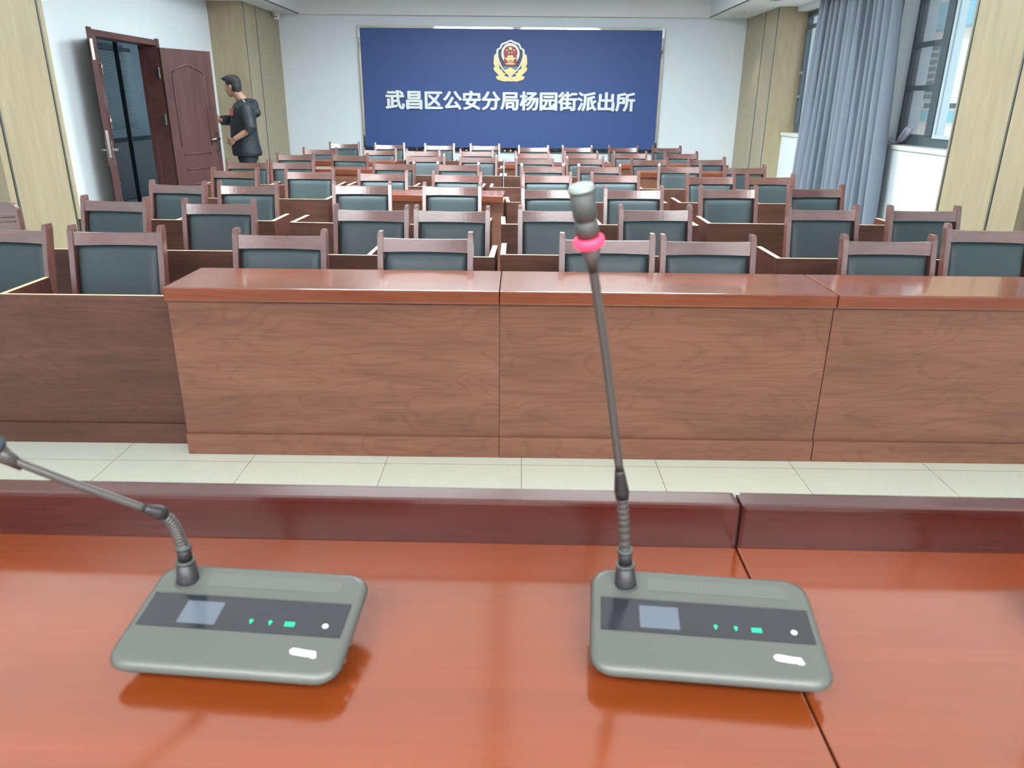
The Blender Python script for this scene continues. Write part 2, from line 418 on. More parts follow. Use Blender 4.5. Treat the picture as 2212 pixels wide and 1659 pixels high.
# corridor contents seen through the doorway
t = thing('venetian_blind', 'grey blue slatted blind in the dark room beyond the doorway', 'blind', (-6.70, 8.9, 1.0))
bm = bmesh.new()
for k in range(44): hexa(bm, [(-.02,-2.2,k*.028),(.012,-2.2,k*.028+.012),(.012,2.2,k*.028+.012),(-.02,2.2,k*.028),(-.02,-2.2,k*.028+.002),(.012,-2.2,k*.028+.014),(.012,2.2,k*.028+.014),(-.02,2.2,k*.028+.002)])
o = obj('slat', bm, 'blind', t)
bm = bmesh.new(); box(bm, -.03, .03, -2.22, 2.22, 1.24, 1.30); obj('head_rail', bm, 'alu', t)
t = thing('partition', 'dark framed glass partition standing in the room beyond the doorway', 'partition', (-5.55, 0, 0))
bm = bmesh.new()
for y in (5.2, 8.35, 10.9): box(bm, -.03, .03, y-.012, y+.012, 0, 2.4)
box(bm, -.03, .03, 5.2, 10.9, .0, .06); box(bm, -.03, .03, 5.2, 10.9, 2.34, 2.4)
obj('frame', bm, 'corrd', t)
bm = bmesh.new(); box(bm, -6.75, -6.0, 5.6, 11.6, 0, .86, bev=.02); box(bm, -6.5, -6.1, 7.0, 8.0, .86, 1.02, bev=.03)
tag(obj('counter', bm, 'corrd'), 'dark counter in the unlit room seen through the doorway', 'counter')

# ------------------------------------------------------------------ desks
PW, PH = 1.384, .6907                      # width, height of the carcass
DEP = .372
def desk_parts(t, top, PW=PW, mid=PW/2):
    """front faces -y; x runs 0..PW, front face at y=0"""
    th = .018; h = .7036 if top else PH
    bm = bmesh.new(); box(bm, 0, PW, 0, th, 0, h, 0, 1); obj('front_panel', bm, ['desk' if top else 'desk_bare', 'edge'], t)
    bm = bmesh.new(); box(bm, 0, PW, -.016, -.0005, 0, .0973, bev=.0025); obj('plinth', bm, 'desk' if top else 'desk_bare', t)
    for x in (0, PW-.03):
        bm = bmesh.new(); box(bm, x, x+.03, th, DEP, 0, h, 0, 1)
        if not top:
            for yy in (.09, .19, .29): tube(bm, [(x+.015, yy, h-.002), (x+.015, yy, h+.0008)], .004, 8, 0)
        obj('end_panel', bm, ['desk_end', 'edge'], t)
    bm = bmesh.new(); box(bm, mid-.012, mid+.012, th, DEP-.03, .5, h, 0, 1); obj('divider', bm, ['desk_end', 'edge'], t)
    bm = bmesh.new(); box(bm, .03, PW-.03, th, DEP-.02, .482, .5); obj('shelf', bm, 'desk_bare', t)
    if top:
        bm = bmesh.new(); box(bm, .0005, PW-.0005, -.028, DEP+.002, .7036, .76, bev=.006); obj('desktop', bm, ['desk_top'], t)
ORD = ['', 'first', 'second', 'third', 'fourth', 'fifth', 'sixth', 'seventh', 'eighth']
protoB = protoT = None
# (row, unit from the door side, x of left end, y of front face, fitted top, tilt)
DESKS = [
 (1,1,-2.845,.105,0,.0), (1,2,-1.386,0,1,0), (1,3,0.0,0,1,0), (1,4,1.388,0,1,0),
 (2,1,-2.83,1.15,0,-.004), (2,2,-1.44,1.085,0,-.025), (2,3,-.025,1.13,0,0), (2,4,1.505,1.115,0,.006),
 (3,1,-3.02,2.29,0,-.003), (3,2,-1.515,2.235,0,-.04), (3,3,-.043,2.255,0,.03), (3,4,1.425,2.40,0,.0),
 (4,1,-2.95,3.555,0,0), (4,2,-1.435,3.39,1,-.02), (4,3,-.028,3.50,0,.045), (4,4,1.455,3.59,0,.0),
 (5,1,-3.11,4.70,0,.0), (5,2,-1.66,4.72,0,-.035), (5,3,-.215,4.68,0,-.0), (5,4,1.29,4.69,0,0),
 (6,1,-2.98,5.80,1,0), (6,2,-1.50,5.92,0,0), (6,3,-.095,5.91,0,0), (6,4,1.45,5.79,1,0),
 (7,1,-2.90,7.02,1,0), (7,2,-1.52,7.03,0,.0), (7,3,-.10,6.81,1,.03), (7,4,1.38,7.01,1,0),
 (8,1,-2.96,8.25,0,0), (8,2,-1.545,8.28,0,-.02), (8,3,-.09,8.22,0,-.02), (8,4,1.36,8.18,0,.02),
]
for row, u, x, y, top, ang in DESKS:
    nth = ['nearest the door side', 'second from the door side', 'second from the window side', 'nearest the window side'][u-1]
    look = 'mahogany desk with its glossy top fitted' if top else 'topless mahogany desk with bare pale edges'
    lab = f'{look}, {nth}, {ORD[row]} row from front'
    if row == 1: lab = {1: 'topless mahogany desk with bare pale edge, set back beside the front row', 2: 'mahogany desk behind the left microphone, glossy top with exposed end', 3: 'mahogany desk with swirling grain, directly behind the lit red microphone', 4: 'mahogany desk with glossy top at the window end of the front row'}[u]
    if (row, u) == (1, 1):                          # wider end unit, not shared
        desk_parts(thing('conference_desk', lab, 'desk', (x, y, 0), ang, 'audience desks'), top, 1.452, .692); continue
    pr = protoT if top else protoB
    if pr is None:
        pr = thing('conference_desk', lab, 'desk', (x, y, 0), ang, 'audience desks')
        desk_parts(pr, top)
        if top: protoT = pr
        else: protoB = pr
    else: dup(pr, (x, y, 0), ang, lab)

# ------------------------------------------------------------------ chairs
HC = .9033
def lean(z): return -(HC-z)*.195 if z > .45 else -.0884+(.45-z)*.15
def chair(label, loc, rotz):
    t = thing('conference_chair', label, 'chair', loc, rotz, 'audience chairs')
    for s in (-1, 1):
        bm = bmesh.new(); zs = [0, .2, .45, .6, .75, .88, .9, HC]; xs = s*.2155; prev = None
        for i, z in enumerate(zs):
            w = .0135 if z < .895 else .0115; dy = .027 if z < .9 else .023
            if z < .4: w = .0145
            y = lean(z)
            r = [bm.verts.new((xs-w, y-dy+.022, z)), bm.verts.new((xs+w, y-dy+.022, z)), bm.verts.new((xs+w, y+dy+.022, z)), bm.verts.new((xs-w, y+dy+.022, z))]
            if prev:
                for k in range(4): bm.faces.new((prev[k], prev[(k+1) % 4], r[(k+1) % 4], r[k]))
            else: bm.faces.new(r[::-1])
            prev = r
        bm.faces.new(prev); bmesh.ops.bevel(bm, geom=[e for e in bm.edges], offset=.0022, segments=2, affect='EDGES')
        obj('rear_leg', bm, 'chair_v', t)
        bm = bmesh.new(); box(bm, s*.2-.018, s*.2+.018, -.455, -.42, 0, .405, bev=.003); obj('front_leg', bm, 'chair_v', t)
    # curved top rail
    bm = bmesh.new(); N = 14; prev = None; xs = [-.2025+.405*k/N for k in range(N+1)]
    for x in xs:
        u = x/.2025; bow = .022*(1-u*u); sag = -.006*(1-u*u)
        zb, zt = .808, .870+sag
        r = [bm.verts.new((x, lean(zb)+bow+.006, zb)), bm.verts.new((x, lean(zt)+bow+.006, zt)), bm.verts.new((x, lean(zt)+bow+.03, zt)), bm.verts.new((x, lean(zb)+bow+.03, zb))]
        if prev:
            for k in range(4):
                f = bm.faces.new((prev[k], prev[(k+1) % 4], r[(k+1) % 4], r[k])); f.smooth = False
        else: bm.faces.new(r)
        prev = r
    bm.faces.new(prev[::-1]); obj('top_rail', bm, 'chair_h', t)
    bm = bmesh.new(); zc = [.5, .53]
    box(bm, -.202, .202, lean(.49)+.01, lean(.49)+.034, .47, .51); obj('lower_rail', bm, 'chair_h', t)
    # padded leather back
    bm = bmesh.new(); nx, nz = 16, 12; g = []
    for j in range(nz+1):
        row = []
        for i in range(nx+1):
            u, v = -1+2*i/nx, -1+2*j/nz
            z = .658+.146*v; x = .199*u
            b = (1-abs(u)**8)*(1-abs(v)**8); bow = .022*(1-u*u)*(.5+.5*(v+1)/2)
            row.append(bm.verts.new((x, lean(z)+.026-.026*b**.5+bow, z)))
        g.append(row)
    for j in range(nz):
        for i in range(nx): bm.faces.new((g[j][i], g[j][i+1], g[j+1][i+1], g[j+1][i])).smooth = True
    back = [[bm.verts.new(v.co+Vector((0, .014, 0))) for v in r] for r in (g[0], g[-1])]
    ed = g[0]+[r[-1] for r in g[1:]]+g[-1][-2::-1]+[r[0] for r in g[-2:0:-1]]
    for v in back[0]+back[1]: bm.verts.remove(v)
    eb = [bm.verts.new(v.co+Vector((0, .016, 0))) for v in ed]
    for k in range(len(ed)): bm.faces.new((ed[k], ed[(k+1) % len(ed)], eb[(k+1) % len(ed)], eb[k]))
    bm.faces.new(eb); obj('back_cushion', bm, 'leather', t)
    # seat
    bm = bmesh.new(); box(bm, -.205, .205, -.47, -.075, .405, .455, bev=.018)
    for f in bm.faces: f.smooth = True
    obj('seat_cushion', bm, 'leather', t)
    bm = bmesh.new(); box(bm, -.2, .2, -.452, -.435, .345, .405); box(bm, -.2, -.183, -.435, -.09, .345, .405); box(bm, .183, .2, -.435, -.09, .345, .405)
    obj('seat_frame', bm, 'chair_h', t)
    return t
CH = [
 [(-2.47,.69,-6),(-1.90,.65,2),(-1.08,.60,-2),(-.37,.56,-1),(.50,.57,0),(.98,.56,1),(1.87,.62,1),(2.585,1.01,-3)],
 [(-2.51,1.84,-8),(-1.81,1.76,1),(-.81,1.54,-3),(-.325,1.54,-2),(.30,1.60,2),(.92,1.68,4),(1.99,1.78,2),(2.63,1.79,2)],
 [(-2.54,2.86,-8),(-2.00,2.86,2),(-1.14,2.94,3),(-.44,2.93,-1),(.32,2.80,6),(.95,2.83,2),(1.70,2.94,3),(2.42,3.06,6)],
 [(-2.55,4.12,-8),(-1.85,4.10,1),(-1.16,4.01,1),(-.48,3.95,-4),(.33,4.00,4),(.96,4.09,4),(1.82,4.02,5),(2.37,4.05,5)],
 [(-2.77,5.13,-1),(-2.31,5.17,4),(-1.24,5.17,-5),(-.56,5.13,-5),(.32,5.03,5),(.91,5.05,4),(1.77,5.19,-3),(2.44,5.13,8)],
 [(-2.63,6.43,3),(-1.96,6.38,-6),(-1.04,6.38,5),(-.41,6.33,-1),(.26,6.17,5),(.86,6.24,5),(1.61,6.17,9),(2.32,6.31,6)],
 [(-2.61,7.55,3),(-1.80,7.53,3),(-1.20,7.42,5),(-.49,7.47,5),(.25,7.16,5),(.89,7.25,5),(1.55,7.37,5),(2.24,7.44,5)],
 [(-2.60,9.02,6),(-1.88,8.88,6),(-1.12,8.83,6),(-.44,8.90,2),(.29,8.58,5),(.94,8.66,5),(1.64,8.78,5),(2.30,8.82,7)],
]
SIDE = ['nearest the door side', 'second from the door side', 'third from the door side', 'fourth from the door side',
        'fourth from the window side', 'third from the window side', 'second from the window side', 'nearest the window side']
proto = None
for r, row in enumerate(CH):
    for k, (x, y, a) in enumerate(row):
        lab = f'wooden chair with grey-green leather back, {SIDE[k]}, {ORD[r+1]} row from the front'
        if (r, k) == (0, 7): lab = 'wooden chair pushed farthest back in the front row, by the window side'
        if (r, k) == (0, 1): lab = 'wooden chair behind the front topless desk, its leather back fully in view'
        if proto is None: proto = chair(lab, (x, y, 0), math.radians(a))
        else: dup(proto, (x, y, 0), math.radians(a), lab)

# ------------------------------------------------------------------ rostrum tables in front of the camera
ZT = 1.0
def rostrum(label, x0, x1):
    # local frame: origin at the seam, ledge face at y=0, slight turn
    t = thing('rostrum_table', label, 'table', (.3285, -2.288, .24), -.0118, 'rostrum tables')
    z = ZT-.24
    bm = bmesh.new(); box(bm, x0, x1, -.66, 0, z-.035, z, bev=.0015); obj('tabletop', bm, 'table', t)
    bm = bmesh.new(); box(bm, x0, x1, .0, .033, z-.06, z+.0555, bev=.005); obj('raised_ledge', bm, 'ledge', t)
    bm = bmesh.new(); box(bm, x0+.01, x1-.01, .004, .022, 0, z-.06); obj('front_panel', bm, 'ledge', t)
    for x in (x0+.02, x1-.05):
        bm = bmesh.new(); box(bm, x, x+.03, -.6, .004, 0, z-.035); obj('side_panel', bm, 'ledge', t)
    return t
rostrum('glossy orange wood table carrying the left microphone unit, dark raised ledge behind', -1.75, -.0012)
rostrum('glossy orange wood table on the right of the seam, dark raised ledge behind', .0012, 1.75)

def rrect(x0, x1, y0, y1, r, n=7):
    pts = []
    for cx, cy, a in ((x1-r, y0+r, -90), (x1-r, y1-r, 0), (x0+r, y1-r, 90), (x0+r, y0+r, 180)):
        for k in range(n+1):
            b = math.radians(a+90*k/n); pts.append((cx+r*math.cos(b), cy+r*math.sin(b)))
    return pts
MW, MD = .209, .123
def ztop(y): return .026+(.048-.026)*y/MD
def mic_unit(label, loc, rot, pts, lit, heads):
    """pts: world points of collar, neck, sleeve, stem"""
    t = thing('microphone_unit', label, 'microphone', loc, rot, 'desk microphones')
    bm = bmesh.new(); rings = []
    for ins, f in ((.034, 'b0'), (.026, 'b1'), (.004, 'm'), (.0, 't2'), (.002, 't1'), (.0065, 't0')):
        pp = rrect(-MW/2+ins, MW/2-ins, ins, MD-ins, max(.006, .02-ins*.4))
        ring = []
        for x, y in pp:
            zt = ztop(y); z = {'b0': .004, 'b1': .007, 'm': zt-.012, 't2': zt-.0065, 't1': zt-.0025, 't0': zt}[f]
            ring.append(bm.verts.new((x, y, z)))
        rings.append(ring)
    n = len(rings[0])
    for a, b in zip(rings, rings[1:]):
        for k in range(n): bm.faces.new((a[k], a[(k+1) % n], b[(k+1) % n], b[k])).smooth = True
    bm.faces.new(rings[0][::-1]); bm.faces.new(rings[-1])
    obj('base', bm, 'micbody', t)
    for x in (-.055, .055):
        for y in (.04, .08): bm = bmesh.new(); tube(bm, [(x, y, 0), (x, y, .005)], .007, 10); obj('foot', bm, 'black', t)
    def plate(nm, x0, x1, y0, y1, m, up=.0006, th=.0012, parent=t):
        bm = bmesh.new()
        hexa(bm, [(x0,y0,ztop(y0)+up-th),(x1,y0,ztop(y0)+up-th),(x1,y1,ztop(y1)+up-th),(x0,y1,ztop(y1)+up-th),(x0,y0,ztop(y0)+up),(x1,y0,ztop(y0)+up),(x1,y1,ztop(y1)+up),(x0,y1,ztop(y1)+up)])
        return obj(nm, bm, m, parent)
    p = plate('glass_strip', -MW/2+.0095, MW/2-.0085, .0425, .0805, 'glassblk')
    plate('strip_lip', -MW/2+.009, MW/2-.0085, .0806, .0818, 'micgrey', .0011, .002)
    plate('screen', -.059, -.023, .0475, .0735, 'screen', .0009, .0005, p)
    def icon(nm, poly, m, th=.0011):
        bm = bmesh.new(); vs = [bm.verts.new((x, y, ztop(y)+th)) for x, y in poly]; lo = [bm.verts.new((x, y, ztop(y)+.0003)) for x, y in poly]
        bm.faces.new(vs)
        for k in range(len(vs)): bm.faces.new((lo[k], lo[(k+1) % len(vs)], vs[(k+1) % len(vs)], vs[k]))
        return obj(nm, bm, m, p)
    yi = .0535
    fan = lambda cx: [(cx, yi-.0026)]+[(cx+.0027*math.sin(math.radians(q)), yi-.0026+.0052*math.cos(math.radians(q))) for q in (38, 19, 0, -19, -38)][::1]
    icon('signal_icon', fan(.0095)[:1]+fan(.0095)[1:], 'green'); icon('signal_icon', fan(.0275), 'green')
    bm = bmesh.new()
    for k in range(4): 
        x0 = .0415+k*.0023; hexa(bm, [(x0,yi-.0022,ztop(yi)),(x0+.0018,yi-.0022,ztop(yi)),(x0+.0018,yi+.0022,ztop(yi)+.0004),(x0,yi+.0022,ztop(yi)+.0004),(x0,yi-.0022,ztop(yi-.002)+.0011),(x0+.0018,yi-.0022,ztop(yi-.002)+.0011),(x0+.0018,yi+.0022,ztop(yi+.002)+.0011),(x0,yi+.0022,ztop(yi+.002)+.0011)])
    obj('battery_icon', bm, 'green', p)
    icon('microphone_icon', [(.079+.0028*math.cos(q*PI/5), yi+.0005+.0025*math.sin(q*PI/5)) for q in range(10)], 'icon')
    # smeared white maker's mark on the front of the base
    lg = [(.0575,.0215),(.0590,.0190),(.0620,.0183),(.0668,.0180),(.0678,.0173),(.0690,.0180),(.0712,.0172),(.0725,.0179),(.0745,.0168),(.0775,.0163),(.0790,.0175),(.0782,.0195),(.0772,.0222),(.0755,.0222),(.0700,.0226),(.0625,.0236),(.0592,.0236)]
    bm = bmesh.new(); lg = [(.068+(x-.068)*1.18, .02+(y-.02)*1.2) for x, y in lg]; vs = [bm.verts.new((x, y+.004, ztop(y+.004)+.0005)) for x, y in lg]; lo = [bm.verts.new((x, y+.004, ztop(y+.004)-.0006)) for x, y in lg]
    bm.faces.new(vs)
    for k in range(len(vs)): bm.faces.new((lo[k], lo[(k+1) % len(vs)], vs[(k+1) % len(vs)], vs[k]))
    obj('maker_mark', bm, 'logo', t)
    plate('speaker_grille', -.050, .080, .0935, .1085, 'dots', .0004, .0008)
    bm = bmesh.new()
    for y in (.03, .05, .075): tube(bm, [(MW/2-.012, y, ztop(y)-.011), (MW/2-.0008, y, ztop(y)-.011)], .003, 8)
    obj('side_jack', bm, 'steel', t)
    # neck (points are turned into the unit's own frame)
    inv = (Matrix.Translation(loc) @ Matrix.Rotation(rot, 4, 'Z')).inverted()
    P = [inv @ Vector(q) for q in pts]
    foot = Vector((P[0].x, P[0].y, ztop(P[0].y)-.002))
    d = (P[1]-foot).normalized()
    bm = bmesh.new(); tube(bm, [foot, foot+d*.003, foot+d*.022], [.0115, .0105, .0085], 20)
    tube(bm, [foot+d*.024, foot+d*.038], [.0068, .0062], 18); obj('collar', bm, 'black', t)
    bm = bmesh.new()
    tube(bm, [foot, foot+d*.0012], [.0135, .0125], 22); tube(bm, [foot+d*.0215, foot+d*.0245], [.0092, .0092], 20); tube(bm, [foot+d*.037, foot+d*.041], [.0078, .0074], 20)
    obj('collar_ring', bm, 'micgrey', t)
    def smooth(ps, n):
        out = []
        for i in range(len(ps)-1):
            p0, p1, p2, p3 = ps[max(i-1, 0)], ps[i], ps[i+1], ps[min(i+2, len(ps)-1)]
            for k in range(n):
                s = k/n
                out.append(.5*((2*p1)+(p2-p0)*s+(2*p0-5*p1+4*p2-p3)*s*s+(-p0+3*p1-3*p2+p3)*s**3))
        out.append(ps[-1]); return out
    nk = smooth([foot+d*.036]+P[heads[0]:heads[1]+1], 22)
    bm = bmesh.new(); tube(bm, nk, [.0053+.0007*math.cos(k*PI/2) for k in range(len(nk))], 14); obj('gooseneck', bm, 'gun', t)
    A, B = P[heads[1]], P[heads[2]]
    e = (B-A).normalized()
    bm = bmesh.new(); tube(bm, [A-e*.006, A+e*.002, B-e*.004, B], [.0064, .0068, .0048, .0042], 16); obj('sleeve', bm, 'black', t)
    Q = P[heads[2]:heads[3]+1]
    bm = bmesh.new(); q = smooth(Q, 8); tube(bm, q, [.0038]*len(q), 14)
    E0, E1 = P[heads[3]], P[heads[3]+1]; ax = (P[-1]-E0).normalized()
    tube(bm, [E0-ax*.012, E0, E0+ax*.012], [.0038, .0058, .0088], 16); obj('stem', bm, 'gun', t)
    R0 = E0+ax*.011
    bm = bmesh.new(); tube(bm, [R0, R0+ax*.002, R0+ax*.006, R0+ax*.008], [.0098, .0118, .0118, .0098], 24)
    obj('light_ring', bm, 'redled' if lit else 'foam', t)
    H0 = R0+ax*.008
    bm = bmesh.new()
    if lit:
        tube(bm, [H0, H0+ax*.012, H0+ax*.0125, H0+ax*.0145, H0+ax*.015, H0+ax*.036], [.0088, .0088, .0082, .0082, .0092, .0094], 24, 0)
        tube(bm, [H0+ax*.036, H0+ax*.0385, H0+ax*.040], [.0102, .0100, .0085], 24, 1)
    else: tube(bm, [H0, H0+ax*.004, H0+ax*.02, H0+ax*.034, H0+ax*.040], [.0088, .012, .0145, .012, .005], 20, 0)
    obj('microphone_head', bm, ['micgrey', 'miccap'] if lit else ['foam', 'foam'], t)
    return t
RP = [(0.1793,-2.422,1.0455),(0.1767,-2.422,1.0803),(0.1759,-2.422,1.0855),(0.1728,-2.424,1.1171),(0.1687,-2.428,1.1478),(0.1645,-2.433,1.1726),(0.145,-2.45,1.2821),(0.1272,-2.466,1.3703),(0.1237,-2.469,1.3861),(0.1217,-2.471,1.3958),(0.1185,-2.475,1.4127)]
LP = [(-0.2483,-2.425,1.045),(-0.2478,-2.425,1.0732),(-0.2485,-2.425,1.081),(-0.2496,-2.427,1.095),(-0.2526,-2.43,1.1104),(-0.2598,-2.434,1.1231),(-0.27,-2.44,1.1308),(-0.3168,-2.46,1.1661),(-0.3570,-2.475,1.1970),(-0.3662,-2.48,1.2094)]
mic_unit('upright desk microphone with glowing red ring, grey base across the table seam', (.2405, -2.530, ZT), -.093, RP, True, (3, 4, 5, 7))
mic_unit('grey desk microphone with bent neck leaning out of the picture edge', (-.1835, -2.531, ZT), -.08, LP, False, (3, 5, 6, 8))
off = Vector((.688-.24, -.012, 0))
mic_unit('grey desk microphone at the far right, only its reflection on the table seen', (.688, -2.535, ZT), -.09, [tuple(Vector(q)+off+Vector((.001, .004, 0))) for q in RP], False, (3, 4, 5, 7))

# ------------------------------------------------------------------ blue sign board
bx0, bx1, bz0, bz1 = -2.39, 2.253, .80, 2.542
t = thing('sign_board', 'wide blue police station sign board with emblem and white lettering', 'sign', (0, YB, 0))
bm = bmesh.new(); box(bm, bx0, bx1, -.04, -.004, bz0, bz1); obj('panel', bm, 'blue', t)
bm = bmesh.new(); f = .034
o_ = [(bx0-f, bz0-f-.02), (bx1+f, bz0-f-.02), (bx1+f, bz1+f), (bx0-f, bz1+f)]; i_ = [(bx0, bz0), (bx1, bz0), (bx1, bz1), (bx0, bz1)]
va = [bm.verts.new((x, -.004, z)) for x, z in o_]; vb = [bm.verts.new((x, -.05, z)) for x, z in o_]; vc = [bm.verts.new((x, -.05, z)) for x, z in i_]; vd = [bm.verts.new((x, -.038, z)) for x, z in i_]
for a, b in ((va, vb), (vb, vc), (vc, vd)):
    for k in range(4): bm.faces.new((a[k], a[(k+1) % 4], b[(k+1) % 4], b[k]))
obj('mirror_frame', bm, 'chrome', t)
txt = bpy.data.curves.new('lettering', 'FONT'); txt.body = '武昌区公安分局杨园街派出所'
txt.size = .318; txt.extrude = .012; txt.align_x = 'CENTER'; txt.space_character = .965
to = bpy.data.objects.new('lettering_source', txt); C.objects.link(to)
bpy.context.view_layer.update()
m0 = bpy.data.meshes.new_from_object(to.evaluated_get(bpy.context.evaluated_depsgraph_get()))
bpy.data.objects.remove(to)
bm = bmesh.new()                                      # heavy weight: strokes thickened by overlapping shifted outlines
for k in range(8):
    n0 = len(bm.verts); bm.from_mesh(m0); bm.verts.ensure_lookup_table()
    for v in bm.verts[n0:]: v.co += Vector((.0108*math.cos(k*PI/4), .009*math.sin(k*PI/4), .0004*k))
me = bpy.data.meshes.new('lettering'); bm.to_mesh(me); bm.free(); bpy.data.meshes.remove(m0)
xs = [v.co.x for v in me.vertices]; ys = [v.co.y for v in me.vertices]
if xs:
    sx = 3.94/(max(xs)-min(xs)); sy = .287/(max(ys)-min(ys)); mx_, my_ = (max(xs)+min(xs))/2, (max(ys)+min(ys))/2
    for v in me.vertices: v.co.x = (v.co.x-mx_)*sx; v.co.y = (v.co.y-my_)*sy
me.materials.clear(); me.materials.append(M['white'])
lo_ = bpy.data.objects.new('lettering', me); C.objects.link(lo_); lo_.parent = t
lo_.location = (-.072, -.056, 1.513); lo_.rotation_euler = (PI/2, 0, 0)
# relief emblem: shield, disc with star and gate tower, wall, wreath
EX, EZ, KX, KZ = -.072, 2.095, .000553, .000516
def epts(ps): return [(EX+(x-1078)*KX, EZ-(y-782)*KZ) for x, y in ps]
def mir(ps): return ps+[(2156-x, y) for x, y in ps[::-1] if abs(x-1078) > 1]
em = bpy.data.objects.new('emblem', None); C.objects.link(em); em.parent = t
def part(nm, polys, y0, y1, m):
    bm = bmesh.new()
    for k_, p_ in enumerate(polys): prism(bm, epts(p_), y0-.0007*k_, y1)
    return obj(nm, bm, m, em)
lv = []
for s in (1, -1):
    fx = lambda ps: [(1078+s*(x-1078), y) for x, y in ps]
    lv += [fx([(1440,640),(1490,590),(1535,640),(1545,760),(1500,860),(1420,900)]), fx([(1400,860),(1460,800),(1545,760),(1550,860),(1510,950),(1380,990)]),
           fx([(1300,1050),(1400,990),(1500,960),(1555,965),(1540,1050),(1400,1190),(1260,1200)]), fx([(1110,1235),(1300,1190),(1420,1200),(1490,1230),(1440,1310),(1250,1365),(1120,1350)]),
           fx([(1200,1150),(1350,1080),(1400,1150),(1280,1215)])]
part('wreath', lv+[[(1030,1200),(1126,1200),(1126,1360),(1030,1360)]], -.058, -.04, 'gold')
sh = [(1078,205),(1180,252),(1320,306),(1350,335),(1365,395),(1400,435),(1470,470),(1472,640),(1435,790),(1350,960),(1225,1110),(1078,1245)]
part('shield_rim', [mir(sh)], -.066, -.04, 'silver')
shi = [(1078+(x-1078)*.87, 700+(y-700)*.9) for x, y in sh]
part('shield_field', [mir(shi)], -.070, -.06, 'navy')
circ = lambda cx, cy, rx, ry, n=40: [(cx+rx*math.cos(q*2*PI/n), cy+ry*math.sin(q*2*PI/n)) for q in range(n)]
part('great_wall', [[(890,930),(1000,945),(1156,945),(1266,930),(1270,1010),(1160,1030),(996,1030),(886,1010)]], -.075, -.065, 'slate')
part('wall_relief', [[(900,1050),(1030,1000),(1045,975),(1110,975),(1126,1000),(1256,1050),(1190,1110),(1078,1190),(966,1110)]], -.078, -.065, 'gold')
part('wheat_ring', [circ(1078, 585, 255, 285)], -.076, -.065, 'silver')
part('red_disc', [circ(1078, 560, 196, 190), [(900,600),(1256,600),(1250,890),(1180,920),(976,920),(906,890)]], -.081, -.07, 'red')
def star(cx, cy, r, n=5): return [(cx+(r if k % 2 == 0 else r*.4)*math.sin(k*PI/n), cy-(r if k % 2 == 0 else r*.4)*math.cos(k*PI/n)) for k in range(2*n)]
part('star', [star(1078, 445, 66), star(975, 495, 30), star(1178, 495, 30), star(1033, 560, 28), star(1118, 560, 28)], -.086, -.075, 'gold')
part('gate_tower', [[(1010,635),(1146,635),(1166,690),(990,690)], [(925,700),(1231,700),(1231,735),(925,735)], [(960,740),(1190,740),(1150,800),(1120,770),(1040,770),(1000,800)], [(990,800),(1170,800),(1130,830),(1030,830)], [(960,850),(1196,850),(1196,885),(960,885)]], -.087, -.075, 'gold')

# ------------------------------------------------------------------ fittings
def socket(x, z, lab):
    t = thing('wall_socket', lab, 'socket', (x, YB, z))
    bm = bmesh.new(); box(bm, -.045, .045, -.012, 0, -.045, .045, bev=.004); obj('plate', bm, 'plug', t)
    bm = bmesh.new()
    for dx in (-.012, .012): box(bm, dx-.003, dx+.003, -.0135, -.0115, -.01, .012)
    obj('slot', bm, 'black', t)
socket(-.132, .60, 'white wall socket below the middle of the blue sign')
socket(-.70, .60, 'white wall socket below the sign, toward the door side')
t = thing('security_camera', 'small white dome camera hanging in the ceiling corner left of the sign', 'camera', (-3.57, 9.35, ZS))
bm = bmesh.new(); tube(bm, [(0,0,0),(0,0,-.02),(0,0,-.028)], [.062,.062,.055], 24); obj('mount', bm, 'plug', t)
bm = bmesh.new(); ellipsoid(bm, (.005,-.005,-.058), (.05,.05,.05)); obj('dome', bm, 'plug', t)
bm = bmesh.new()
for dx in (-.017, .021): ellipsoid(bm, (dx,-.052,-.068), (.011,.008,.011), seg=12)
obj('lens', bm, 'black', t)
def downlight(x, y, lab):
    t = thing('downlight', lab, 'light', (x, y, ZS), 0, 'recessed downlights')
    bm = bmesh.new(); n = 28
    tube(bm, [(0,0,.0),(0,0,-.006),(0,0,-.006),(0,0,-.001)], [.075,.075,.058,.056], n, cap=False); obj('trim_ring', bm, 'plug', t)
    bm = bmesh.new(); tube(bm, [(0,0,-.001),(0,0,-.0035)], .056, n); obj('lens', bm, 'spot', t)
    l = bpy.data.lights.new('downlight_beam', 'SPOT'); l.energy = 26; l.spot_size = math.radians(70); l.spot_blend = .6; l.shadow_soft_size = .05; l.color = (1, .93, .82)
    lo = bpy.data.objects.new('downlight_beam', l); C.objects.link(lo); lo.location = (0, 0, -.012); lo.parent = t
downlight(3.21, 8.86, 'round lit downlight in the soffit beside the window column, nearest the sign')
downlight(3.26, 7.48, 'round lit downlight in the soffit, cut by the top of the picture')
downlight(-3.72, 6.9, 'round downlight in the soffit above the open door')
def cspeaker(x, y, lab):
    t = thing('ceiling_speaker', lab, 'speaker', (x, y, ZS), 0, 'ceiling speakers')
    bm = bmesh.new(); tube(bm, [(0,0,0),(0,0,-.006),(0,0,-.009)], [.105,.105,.098], 32); obj('rim', bm, 'ceil', t)
    bm = bmesh.new(); tube(bm, [(0,0,-.008),(0,0,-.0105)], .09, 32); obj('grille', bm, 'plug', t)
cspeaker(-3.42, 8.15, 'round ceiling speaker in the soffit by the door side column')
cspeaker(3.22, 8.05, 'round ceiling speaker in the soffit by the window side column')
